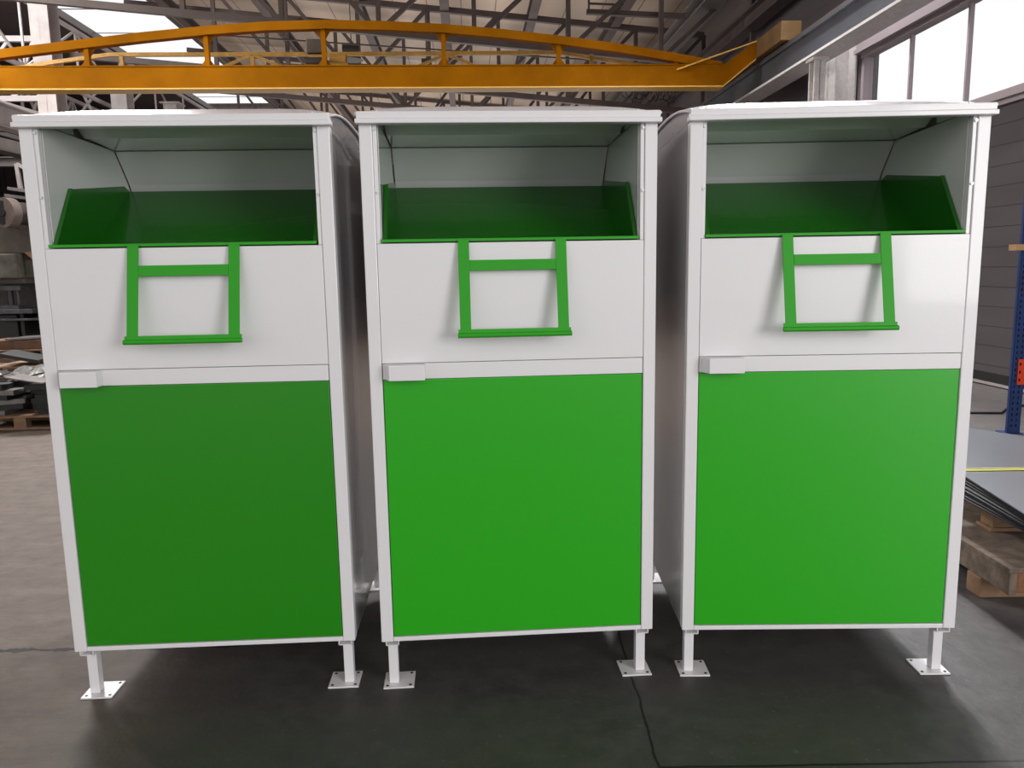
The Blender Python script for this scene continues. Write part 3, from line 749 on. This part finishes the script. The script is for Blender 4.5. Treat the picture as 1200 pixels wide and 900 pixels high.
def press():
    org = (-8.0,14,0); r = hall_thing('punch_press', org, 'dark old punch press with motor on top, at the far left behind the bins', 'machine')
    m = MB(org); m.box(-9.0,-7.85,13.9,15.0,0,.9); m.build('pedestal','mach_black',r,.03)
    m = MB(org); m.box(-7.80,-7.35,13.9,15.0,0,.12); m.box(-7.80,-7.74,13.9,14.0,.1,.9); m.box(-7.44,-7.38,13.9,14.0,.1,.9); m.build('side_stand','mach_black',r)
    m = MB(org); m.box(-8.7,-7.5,13.75,14.7,.9,.98); m.box(-8.1,-7.4,13.75,14.5,.78,.82); m.build('table','mach_edge',r,.01)
    m = MB(org); m.box(-8.05,-7.75,13.8,14.1,.98,1.05); m.cyl((-7.95,13.95,1.05),(-7.95,13.95,1.35),.05,12); m.cyl((-7.82,13.95,1.05),(-7.82,13.95,1.3),.03,12); m.box(-8.08,-7.7,13.82,14.08,1.3,1.38); m.build('die_set','mach_edge',r)
    m = MB(org); m.box(-8.5,-7.66,13.7,14.5,1.50,1.93); m.build('ram_head','mach_grey',r,.03)
    m = MB(org); m.prism([(-8.6,13.8,1.42),(-7.62,13.8,1.42),(-7.66,13.8,1.5),(-8.6,13.8,1.5)],(0,.6,0)); m.build('ram_lip','mach',r)
    m = MB(org); m.prism([(-9.2,13.95,1.93),(-7.4,13.95,1.93),(-7.35,13.95,2.02),(-7.9,13.95,2.55),(-8.3,13.95,2.75),(-9.2,13.95,2.75)],(0,.8,0)); m.build('frame_body','mach_olive',r,.02)
    m = MB(org); m.box(-9.3,-7.15,14.6,15.3,0,2.6); m.build('column','mach',r,.04)
    m = MB(org); m.cyl((-7.72,13.60,2.60),(-7.66,13.75,2.60),.25,28); mo = m.build('motor','motor',r)
    m = MB(org); m.cyl((-7.72,13.585,2.60),(-7.72,13.60,2.60),.19,28,.20); m.cyl((-7.72,13.55,2.60),(-7.72,13.585,2.60),.06,16); m.build('fan_cover','blackpaint',mo)
    m = MB(org); m.cyl((-7.66,13.75,2.60),(-7.15,14.6,2.58),.19,20); m.build('motor_body','mach',mo)
    m = MB(org); m.beam((-7.95,14.2,2.93),(-7.2,14.3,2.82),.25,.05); m.beam((-7.8,14.0,3.03),(-7.2,14.1,2.94),.15,.05); m.build('belt_guard','scrap_l',r)
    m = MB(org); m.beam((-7.66,14.1,3.0),(-7.68,14.1,3.45),.06,.06); m.beam((-7.68,14.1,3.45),(-7.35,14.1,3.25),.05,.05); m.build('lever_post','steel_light',r)
    m = MB(org); m.prism([(-7.62,13.9,1.95),(-7.35,13.9,1.7),(-7.2,13.9,1.98)],(0,.05,0)); m.build('tray','wood',r)
press()
m = MB((-6.9,16.5,0)); m.box(-8.4,-6.4,16.5,17.6,0,2.4); m.box(-8.2,-6.6,16.4,16.5,.3,2.2)
hall_mesh(m,'machine_cabinet','darkwall','dark tall machine cabinet behind the punch press','cabinet',bevel=.03)

# ------------------------------------------------------------------ lights
def area(name, loc, target, sx, sy, power, col=(1,1,1)):
    l = bpy.data.lights.new(name,'AREA'); l.shape = 'RECTANGLE'; l.size = sx; l.size_y = sy; l.energy = power; l.color = col
    o = bpy.data.objects.new(name, l); COL.objects.link(o); o.location = loc
    o.rotation_euler = (Vector(target)-Vector(loc)).to_track_quat('-Z','Y').to_euler(); return o
area('roof_light_left', rot((-6.4,13,8.0)), (-1.5,2.4,0), 2.6, 1.6, 880, (1,.97,.95))
area('roof_light_right', rot((5.2,12.5,7.8)), (1.5,2.4,0), 1.8, 1.6, 2000, (.98,.98,1))
area('glazing_light', rot((-10.7,18,9.2)), rot((-9,16,0)), 2.6, 16, 1050, (1,.98,.98))
area('window_light_right', rot((6.1,7.5,4.2)), (0,6,1.0), 8.0, 1.2, 110, (.96,.98,1))
area('ceiling_fill_middle', rot((-2,22,3.6)), rot((-2,22,9)), 13, 8, 520, (1,.93,.88))  # added upward fill without a fixture, brightens the middle roof
area('ceiling_fill_far', rot((-2,36,3.6)), rot((-2,36,9)), 13, 12, 900, (1,.93,.88))  # unseen fill added low in the hall to brighten the far roof
area('crane_fill_left', rot((-11.5,12.3,6.7)), rot((-9,15,5.1)), 1.5, .8, 900, (1,.96,.88))  # added fill that brightens the left end of the crane
area('gate_light_front_right', (6.0,-3.4,2.5), (.2,2.7,1.2), 3.6, 3.0, 350, (1,.985,.98))

w = bpy.data.worlds.new('sky'); SC.world = w; w.use_nodes = True
nt = w.node_tree; bg = nt.nodes['Background']
bg.inputs[0].default_value = (1,.985,.98,1); bg.inputs[1].default_value = 1.22

# ------------------------------------------------------------------ camera
cd = bpy.data.cameras.new('camera'); cam = bpy.data.objects.new('camera', cd); COL.objects.link(cam); SC.camera = cam
pitch, roll, h, f = .1489, -.0174, 1.526, 901.4
F = Vector((0,math.cos(pitch),-math.sin(pitch))); U = Vector((0,math.sin(pitch),math.cos(pitch))); Rr = Vector((1,0,0))
cr, sr = math.cos(roll), math.sin(roll); R2 = cr*Rr+sr*U; U2 = -sr*Rr+cr*U
mm = Matrix((R2, U2, -F)).transposed().to_4x4(); mm.translation = Vector((0,0,h)); cam.matrix_world = mm
cd.sensor_fit = 'HORIZONTAL'; cd.sensor_width = 36; cd.lens = 36*f/1200; cd.clip_end = 200; cd.clip_start = .02
SC.view_settings.view_transform = 'Standard'; SC.view_settings.look = 'None'; SC.view_settings.exposure = 0
SC.cycles.max_bounces = 8; SC.cycles.diffuse_bounces = 5
